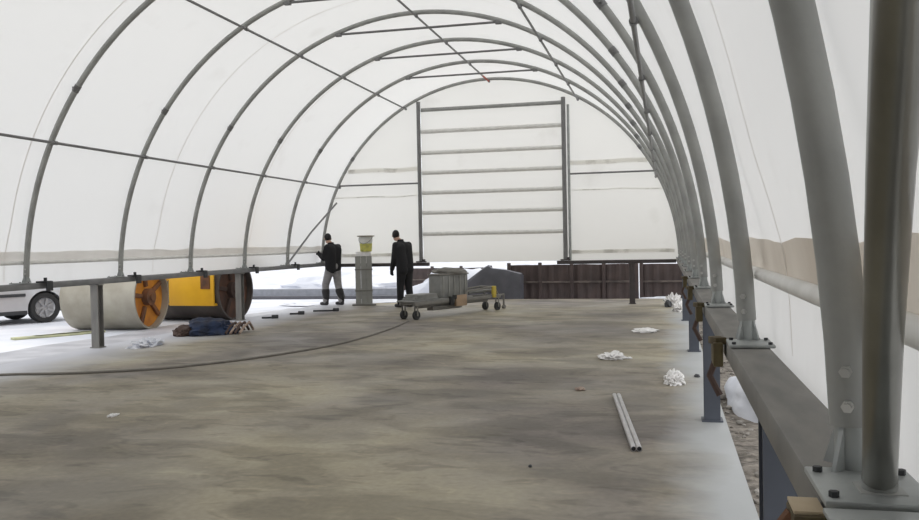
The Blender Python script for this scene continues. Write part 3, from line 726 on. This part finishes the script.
# small tools by the slab edge
for px, py, ln, l in ((270, 318.5, 0.32, 'near the navy bundle, nearest of three'), (297, 314.5, 0.30, 'middle of three'), (326, 311.5, 0.55, 'longest of three by the grey trousers')):
    P = on_ground(px, py, 0); t = thing('hand_tool', 'small dark tool lying on the floor, ' + l, 'tool', (P.x, P.y, 0), 0.35, 'dark tools at the slab edge')
    bm = bmesh.new(); tube(bm, [(-ln/2, 0, 0.02), (ln/2-0.1, 0, 0.02)], 0.018, 8); link('tool_handle', bm, 'car_trim', t)
    bm = bmesh.new(); box(bm, (ln/2-0.06, 0, 0.035), (0.13, 0.09, 0.07)); link('tool_head', bm, 'car_trim', t, bevel=0.01)

# upright bundle of profiles with a bucket on top
Pb = on_ground(364, 303.5, 0); Pb = Vector((-3.05, -0.30, 0))
t = thing('profile_bundle', 'grey bundle of three steel channels standing upright between the two people', 'bundle', Pb, YAW*-1+0.10)
for i in (-1, 0, 1):
    bm = bmesh.new(); x = i*0.132
    box(bm, (x, 0.10, 0.60), (0.125, 0.012, 1.12)); box(bm, (x-0.057, -0.01, 0.60), (0.012, 0.22, 1.12)); box(bm, (x+0.057, -0.01, 0.60), (0.012, 0.22, 1.12)); box(bm, (x, -0.115, 0.60), (0.10, 0.012, 1.12))
    link('channel', bm, 'grey_block', t, smooth=False)
bm = bmesh.new(); box(bm, (0, -0.01, 0.02), (0.56, 0.34, 0.04)); link('foot_board', bm, 'cart_frame', t, bevel=0.006)
for z in (0.35, 0.85):
    bm = bmesh.new()
    for c, s in (((0, -0.128, z), (0.41, 0.006, 0.03)), ((0, 0.112, z), (0.41, 0.006, 0.03)), ((-0.204, -0.01, z), (0.006, 0.24, 0.03)), ((0.204, -0.01, z), (0.006, 0.24, 0.03))): box(bm, c, s)
    link('strap', bm, 'cart_frame', t, smooth=False)
bm = bmesh.new(); box(bm, (0, 0, 0.055), (0.36, 0.24, 0.11)); o = link('foam_block', bm, 'white_plastic', bevel=0.01); o.location = Pb+Vector((0, 0, 1.162)); o.rotation_euler = (0, 0, -YAW+0.10)
tag(o, 'pale foam block between the upright grey bundle and the bucket', 'block')
t = thing('bucket', 'cloudy plastic bucket with yellow filling on top of the upright grey bundle', 'bucket', Pb+Vector((0.07, 0, 1.273)))
bm = bmesh.new(); lathe(bm, [(0.0001, 0.0), (0.135, 0.0), (0.150, 0.19)], 24); lathe(bm, [(0.0001, 0.004), (0.131, 0.004), (0.146, 0.19), (0.150, 0.19)], 24); link('filled_part', bm, 'bucket_yellow', t)
bm = bmesh.new(); lathe(bm, [(0.151, 0.19), (0.165, 0.37), (0.160, 0.37), (0.147, 0.19)], 24); link('bucket_wall', bm, 'bucket', t)
bm = bmesh.new(); lathe(bm, [(0.162, 0.345), (0.205, 0.35), (0.207, 0.375), (0.162, 0.38)], 24); link('bucket_rim', bm, 'drum', t)
bm = bmesh.new(); tube(bm, [(0.165*math.cos(PI*i/12)*1.0, -0.10*math.sin(PI*i/12)-0.08*math.sin(PI*i/12), 0.345-0.16*math.sin(PI*i/12)) for i in range(13)], 0.005, 6); link('bail_handle', bm, 'thin_steel', t)

# trolley
P0, P1 = Vector((-0.66, -4.05, 0)), Vector((0.45, -1.75, 0)); dd = P1-P0; rz = math.atan2(dd.y, dd.x)
t = thing('trolley', 'low long steel trolley on castor wheels in the middle of the far floor', 'trolley', (P0.x, P0.y, 0), rz)
Lt, Wt = dd.length, 0.36                       # local x along the trolley, +y away to the left
bm = bmesh.new()
for y in (0.0, Wt): box(bm, (Lt/2, y, 0.30), (Lt+0.16, 0.05, 0.07))
for i in range(7): box(bm, (-0.04+(Lt+0.08)*i/6, Wt/2, 0.30), (0.05, Wt, 0.05))
link('chassis', bm, 'cart_frame', t, bevel=0.005)
bm = bmesh.new(); box(bm, (Lt*0.30, Wt/2, 0.347), (Lt*0.72, Wt+0.04, 0.024)); link('deck', bm, 'cart_load', t, bevel=0.003)
for x, y in ((0.0, 0.02), (0.0, Wt-0.02), (Lt, 0.02), (Lt, Wt-0.02)):
    bm = bmesh.new(); tube(bm, [(x, y-0.025, 0.085), (x, y+0.025, 0.085)], 0.085, 20); w = link('castor_wheel', bm, 'black', t)
    bm = bmesh.new(); box(bm, (x, y-0.035, 0.17), (0.04, 0.008, 0.20)); box(bm, (x, y+0.035, 0.17), (0.04, 0.008, 0.20)); box(bm, (x, y, 0.262), (0.09, 0.09, 0.012)); link('castor_fork', bm, 'cart_frame', t, bevel=0.002)
bm = bmesh.new()
for y in (0.0, Wt):
    tube(bm, [(Lt*0.55, y, 0.33), (Lt*0.60, y, 0.46), (Lt*0.95, y, 0.50), (Lt, y, 0.34)], 0.02, 8)
tube(bm, [(Lt*0.95, 0, 0.50), (Lt*0.95, Wt, 0.50)], 0.02, 8); link('side_rail', bm, 'cart_frame', t)
bm = bmesh.new(); box(bm, (Lt*0.93, -0.03, 0.40), (0.10, 0.06, 0.24)); tag(link('end_clamp', bm, 'clamp_yellow', t, bevel=0.008), 'yellow clamp')
bm = bmesh.new(); box(bm, (Lt*0.50, -0.03, 0.29), (0.34, 0.05, 0.22)); tag(link('tool_box', bm, 'tan', t, bevel=0.01), 'tan brown box')
bm = bmesh.new(); box(bm, (Lt*0.38, -0.04, 0.30), (0.09, 0.06, 0.16)); box(bm, (Lt*0.42, -0.04, 0.37), (0.09, 0.05, 0.08)); link('latch', bm, 'black', t, bevel=0.006)
bm = bmesh.new(); tube(bm, [(Lt+0.08, 0.25, 0.30), (Lt+0.42, 0.16, 0.30)], 0.022, 8); tube(bm, [(Lt+0.42, 0.16, 0.33), (Lt+0.42, 0.16, 0.05)], 0.02, 8); tube(bm, [(Lt+0.42, 0.13, 0.04), (Lt+0.42, 0.19, 0.04)], 0.04, 12); link('tow_leg', bm, 'cart_frame', t)
bm = bmesh.new(); box(bm, (Lt/2, Wt/2, 0.235), (Lt-0.35, 0.10, 0.08)); box(bm, (Lt*0.4, Wt/2, 0.17), (Lt*0.35, 0.16, 0.08)); link('underframe', bm, 'cart_frame', t, bevel=0.006)
# load on the trolley: stacked galvanised crates/plates
ca, sa = math.cos(rz), math.sin(rz)
def on_cart(x, y, z): return Vector((P0.x+ca*x-sa*y, P0.y+sa*x+ca*y, z))
t = thing('steel_crate', 'grey galvanised steel crate loaded on the trolley deck', 'crate', on_cart(Lt*0.47, 0.22, 0.36), rz)
bm = bmesh.new(); box(bm, (0, 0, 0.22), (0.86, 0.30, 0.44)); link('crate_body', bm, 'cart_load', t, bevel=0.012)
for i in range(5):
    bm = bmesh.new(); box(bm, (-0.34+0.17*i, -0.156, 0.22), (0.035, 0.014, 0.40)); link('crate_rib', bm, 'grey_block', t, bevel=0.004)
bm = bmesh.new(); box(bm, (0, 0, 0.455), (0.90, 0.33, 0.028)); link('crate_lid', bm, 'cart_frame', t, bevel=0.005)
lump('sack', 'flat dark bundle lying on the lid of the grey steel crate', 'bundle', on_cart(Lt*0.47+0.02, 0.22, 0.831), (0.36, 0.13, 0.09), 21.0, 'cart_frame', 0.25)
for i in range(3):
    bm = bmesh.new(); box(bm, (0, 0, 0.0175), (0.66-0.04*i, 0.32, 0.035)); o = link('steel_plate', bm, 'cart_load', bevel=0.004); o.location = on_cart(Lt*0.12+0.01*i, 0.18, 0.36+0.036*i); o.rotation_euler = (0, 0, rz+0.04*(i-1)); tag(o, 'grey steel plate stacked on the near end of the trolley, %s of three' % ('bottom', 'middle', 'top')[i], 'plate', 'plates on the trolley')
for i in range(3):
    bm = bmesh.new(); tube(bm, [(-0.45, 0, 0.0), (0.42, 0, 0.0)], 0.03, 10); o = link('load_pipe', bm, 'cart_load'); o.location = on_cart(Lt*0.66, 0.07+0.085*i, 0.395 if i != 1 else 0.395); o.rotation_euler = (0, -0.0, rz)
    o.location = on_cart(Lt*0.84, 0.27-0.075*i, 0.42); tag(o, 'grey steel pipe lying along the trolley, %s of three' % ('farthest', 'middle', 'nearest')[i], 'pipe', 'pipes on the trolley')

# ------------------------------------------------------------ people
def capsule(bm, p0, r0, p1, r1, n=14):
    p0, p1 = Vector(p0), Vector(p1); d = p1-p0; L_ = d.length
    if L_ < 1e-5: ball(bm, p0, (r0,)*3, 2); return
    dn = d/L_; pts = []; rs = []
    for i in range(5):
        a = PI/2*(i/4.0); pts.append(p0-dn*r0*math.cos(a)); rs.append(max(r0*math.sin(a), 1e-4))
    for i in range(5):
        a = PI/2*(1-i/4.0); pts.append(p1+dn*r1*math.cos(a)); rs.append(max(r1*math.sin(a), 1e-4))
    u, v = frame(dn); rings = [[bm.verts.new(p+r*(math.cos(2*PI*k/n)*u+math.sin(2*PI*k/n)*v)) for k in range(n)] for p, r in zip(pts, rs)]
    for a, b in zip(rings, rings[1:]):
        for k in range(n): bm.faces.new((a[k], a[(k+1) % n], b[(k+1) % n], b[k]))
    bm.faces.new(rings[0][::-1]); bm.faces.new(rings[-1])
def chain(bm, pts):
    for (p, r), (q, s) in zip(pts, pts[1:]): capsule(bm, p, r, q, s)
def fuse(name, bm, material, parent, voxel=0.012, it=4):
    me = bpy.data.meshes.new('tmp'); bmesh.ops.recalc_face_normals(bm, faces=bm.faces[:]); bm.to_mesh(me); bm.free()
    o = bpy.data.objects.new('tmp', me); COL.objects.link(o)
    md = o.modifiers.new('r', 'REMESH'); md.mode = 'VOXEL'; md.voxel_size = voxel
    sm = o.modifiers.new('s', 'SMOOTH'); sm.iterations = it; sm.factor = 0.5
    dg = bpy.context.evaluated_depsgraph_get(); me2 = bpy.data.meshes.new_from_object(o.evaluated_get(dg))
    bpy.data.objects.remove(o); me2.name = name; me2.materials.clear(); me2.materials.append(M[material])
    for p in me2.polygons: p.use_smooth = True
    ob = bpy.data.objects.new(name, me2); COL.objects.link(ob); ob.parent = parent; return ob
def person(label, loc, rz, J, trousers, hood=False):
    t = thing('person', label, 'person', loc, rz); V = Vector
    hd = V(J['head']); neck = V(J['neck']); look = V(J['look']).normalized(); hs = 1.0
    sidev = look.cross(V((0, 0, 1))).normalized(); upv = sidev.cross(look).normalized()
    rot = Matrix((sidev, look, upv)).transposed()            # local x side, y face, z up
    bm = bmesh.new()
    ball(bm, hd+rot @ V((0, -0.005, 0.02)), (0.074, 0.094, 0.098), 3, rot); ball(bm, hd+rot @ V((0, 0.035, -0.045)), (0.056, 0.060, 0.068), 3, rot)
    capsule(bm, hd+rot @ V((0, 0.086, 0.012)), 0.011, hd+rot @ V((0, 0.106, -0.022)), 0.015)   # nose
    ball(bm, hd+rot @ V((0, 0.090, -0.058)), (0.024, 0.010, 0.008), 2, rot)
    for s in (-1, 1): ball(bm, hd+rot @ V((s*0.076, -0.01, -0.005)), (0.012, 0.022, 0.034), 2, rot)
    capsule(bm, neck, 0.058, hd+rot @ V((0, -0.01, -0.05)), 0.05)
    ch, pe = V(J['chest']), V(J['pelvis'])
    chain(bm, [(neck, 0.06), (ch, 0.10), (pe, 0.10)])
    for s, k in ((1, 'L'), (-1, 'R')):
        sh, el, wr = V(J['sh'+k]), V(J['el'+k]), V(J['wr'+k]); capsule(bm, ch, 0.09, sh, 0.05)
        chain(bm, [(sh, 0.048), (el, 0.038), (wr, 0.026)])
        fd = V(J['hand'+k]).normalized(); pn = V(J['palm'+k]).normalized(); ac = fd.cross(pn).normalized()
        gl = bmesh.new()
        for hb, e_ in ((bm, 0.0), (gl, 0.004)):
            for q in range(4): capsule(hb, wr+ac*(0.010*(q-1.5)), 0.014+e_, wr+fd*0.085+ac*(0.020*(q-1.5)), 0.0125+e_)
            for q, l in enumerate((0.066, 0.076, 0.070, 0.054)):
                b0 = wr+fd*0.088+ac*(0.021*(q-1.5)); b1 = b0+(fd*0.85+pn*0.4)*l*0.5; b2 = b1+(fd*0.45+pn*0.85)*l*0.5
                capsule(hb, b0, 0.0105+e_, b1, 0.0095+e_); capsule(hb, b1, 0.0095+e_, b2, 0.008+e_)
            tb = wr+fd*0.03-ac*0.028; t1 = tb+(fd*0.6-ac*0.55+pn*0.4).normalized()*0.042; t2 = t1+(fd*0.8+pn*0.5).normalized()*0.032
            capsule(hb, tb, 0.014+e_, t1, 0.011+e_); capsule(hb, t1, 0.011+e_, t2, 0.009+e_)
        fuse('glove', gl, 'black_cloth', t, 0.006, 2)
        hp, kn, an = V(J['hip'+k]), V(J['kn'+k]), V(J['an'+k]); chain(bm, [(pe, 0.09), (hp, 0.075), (kn, 0.05), (an, 0.036)])
        capsule(bm, an+V((0, 0, -0.045)), 0.032, an+V((0, -0.12, -0.055)), 0.026)
    fuse('body', bm, 'skin', t, 0.007, 2)
    # eyes
    bm = bmesh.new()
    for s in (-1, 1): ball(bm, hd+rot @ V((s*0.030, 0.083, 0.014)), (0.012, 0.008, 0.009), 2, rot)
    link('eyes', bm, 'car_trim', t)
    bm = bmesh.new(); vs = ball(bm, hd+rot @ V((0, -0.012, 0.028)), (0.083, 0.100, 0.104), 3, rot)
    cut = [v for v in bm.verts if (rot.transposed() @ (v.co-hd)).z < (0.045 if (rot.transposed() @ (v.co-hd)).y > 0.02 else -0.075)]
    bmesh.ops.delete(bm, geom=cut, context='VERTS'); bmesh.ops.solidify(bm, geom=bm.faces[:], thickness=0.008)
    link('hair', bm, 'hair', t)
    # jacket
    bm = bmesh.new(); hem = pe+V((0, 0, J.get('hem', -0.05)))
    for s in (-1, 1):
        chain(bm, [(ch+V((s*0.075, 0.0, 0.06)), 0.128), (ch+V((s*0.09, 0, -0.08)), 0.140), (pe+V((s*0.085, 0, 0.08)), 0.135), (hem+V((s*0.085, 0, 0.0)), 0.135)])
    capsule(bm, neck+V((0, 0.01, -0.02)), 0.078, ch+V((0, 0, 0.04)), 0.12)
    for s, k in ((1, 'L'), (-1, 'R')):
        sh, el, wr = V(J['sh'+k]), V(J['el'+k]), V(J['wr'+k]); capsule(bm, ch+V((s*0.06, 0, 0.06)), 0.095, sh, 0.076)
        chain(bm, [(sh, 0.080), (el, 0.072), (wr-(wr-el).normalized()*0.005, 0.055)])
    for s in (-1, 1): capsule(bm, ch+V((s*0.125, 0.02, 0.05)), 0.11, pe+V((s*0.12, 0.0, 0.10)), 0.105)
    capsule(bm, V(J['shL']), 0.075, V(J['shR']), 0.075)
    fuse('jacket', bm, 'black_cloth', t, 0.013, 14)
    bm = bmesh.new(); tube(bm, [neck+V((0, 0.0, -0.03)), neck+V((0, -0.01, 0.045))], [0.083, 0.07], 18, caps=False); bmesh.ops.solidify(bm, geom=bm.faces[:], thickness=0.01); link('collar', bm, 'black_cloth', t)
    bm = bmesh.new()
    for s, k in ((1, 'L'), (-1, 'R')):
        hp, kn, an = V(J['hip'+k]), V(J['kn'+k]), V(J['an'+k]); chain(bm, [(pe, 0.13), (hp, 0.118), (kn, 0.088), (an+V((0, 0, 0.02)), 0.074)])
    fuse('trousers', bm, trousers, t, 0.013, 4)
    for k in 'LR':
        an = V(J['an'+k]); bm = bmesh.new()
        capsule(bm, an+(V(J['kn'+k])-an)*J.get('boot', 0.25), 0.098 if J.get('boot') else 0.06, an+V((0, 0.01, 0.1)), 0.082 if J.get('boot') else 0.06); capsule(bm, an+V((0, 0.02, 0.10)), 0.06, an+V((0, 0.02, -0.03)), 0.052); capsule(bm, an+V((0, 0.03, -0.042)), 0.048, an+V((0, -0.15, -0.05)), 0.040)
        for v in bm.verts: v.co.z = max(v.co.z, an.z-0.088)
        fuse('boot', bm, 'boot', t, 0.01, 2)
    return t
A1 = dict(boot=0.62, head=(0, -0.13, 1.595), look=(-0.75, -1, -0.42), neck=(0, -0.03, 1.455), chest=(0, 0.03, 1.27), pelvis=(0, 0.03, 0.94), hem=-0.06,
          shL=(0.175, 0.02, 1.39), elL=(0.225, -0.06, 1.13), wrL=(0.13, -0.30, 1.23), handL=(-0.1, -1, 0.25), palmL=(-1, 0, -0.1),
          shR=(-0.175, 0.03, 1.39), elR=(-0.19, -0.06, 1.13), wrR=(-0.09, -0.29, 1.20), handR=(0.2, -1, 0.2), palmR=(1, 0, 0.1),
          hipL=(0.095, 0.02, 0.88), knL=(0.11, -0.13, 0.50), anL=(0.11, -0.13, 0.09), hipR=(-0.095, 0.03, 0.88), knR=(-0.10, 0.08, 0.50), anR=(-0.11, 0.17, 0.09))
pp = on_ground(329, 305, 0)
person('person in black jacket and grey trousers looking down at raised hands, standing at the left', (-3.87, -0.22, 0), -PI/2-0.40, A1, 'grey_cloth')
A2 = dict(head=(0.03, -0.20, 1.625), look=(-0.8, -1, -0.35), neck=(0, -0.07, 1.49), chest=(0, 0.0, 1.28), pelvis=(0, 0.06, 0.94), hem=-0.10,
          shL=(0.185, -0.03, 1.41), elL=(0.215, -0.05, 1.12), wrL=(0.205, -0.15, 0.86), handL=(0, -0.15, -1), palmL=(-1, -0.2, 0),
          shR=(-0.185, -0.01, 1.41), elR=(-0.21, 0.0, 1.12), wrR=(-0.20, -0.08, 0.86), handR=(0, -0.15, -1), palmR=(1, -0.2, 0),
          hipL=(0.095, 0.05, 0.88), knL=(0.11, 0.02, 0.49), anL=(0.12, 0.02, 0.09), hipR=(-0.095, 0.06, 0.88), knR=(-0.11, 0.05, 0.49), anR=(-0.12, 0.10, 0.09))
person('person dressed all in black stooping slightly with arms hanging, standing beside the trolley', (-1.90, -0.86, 0), -PI/2-0.55, A2, 'black_cloth')
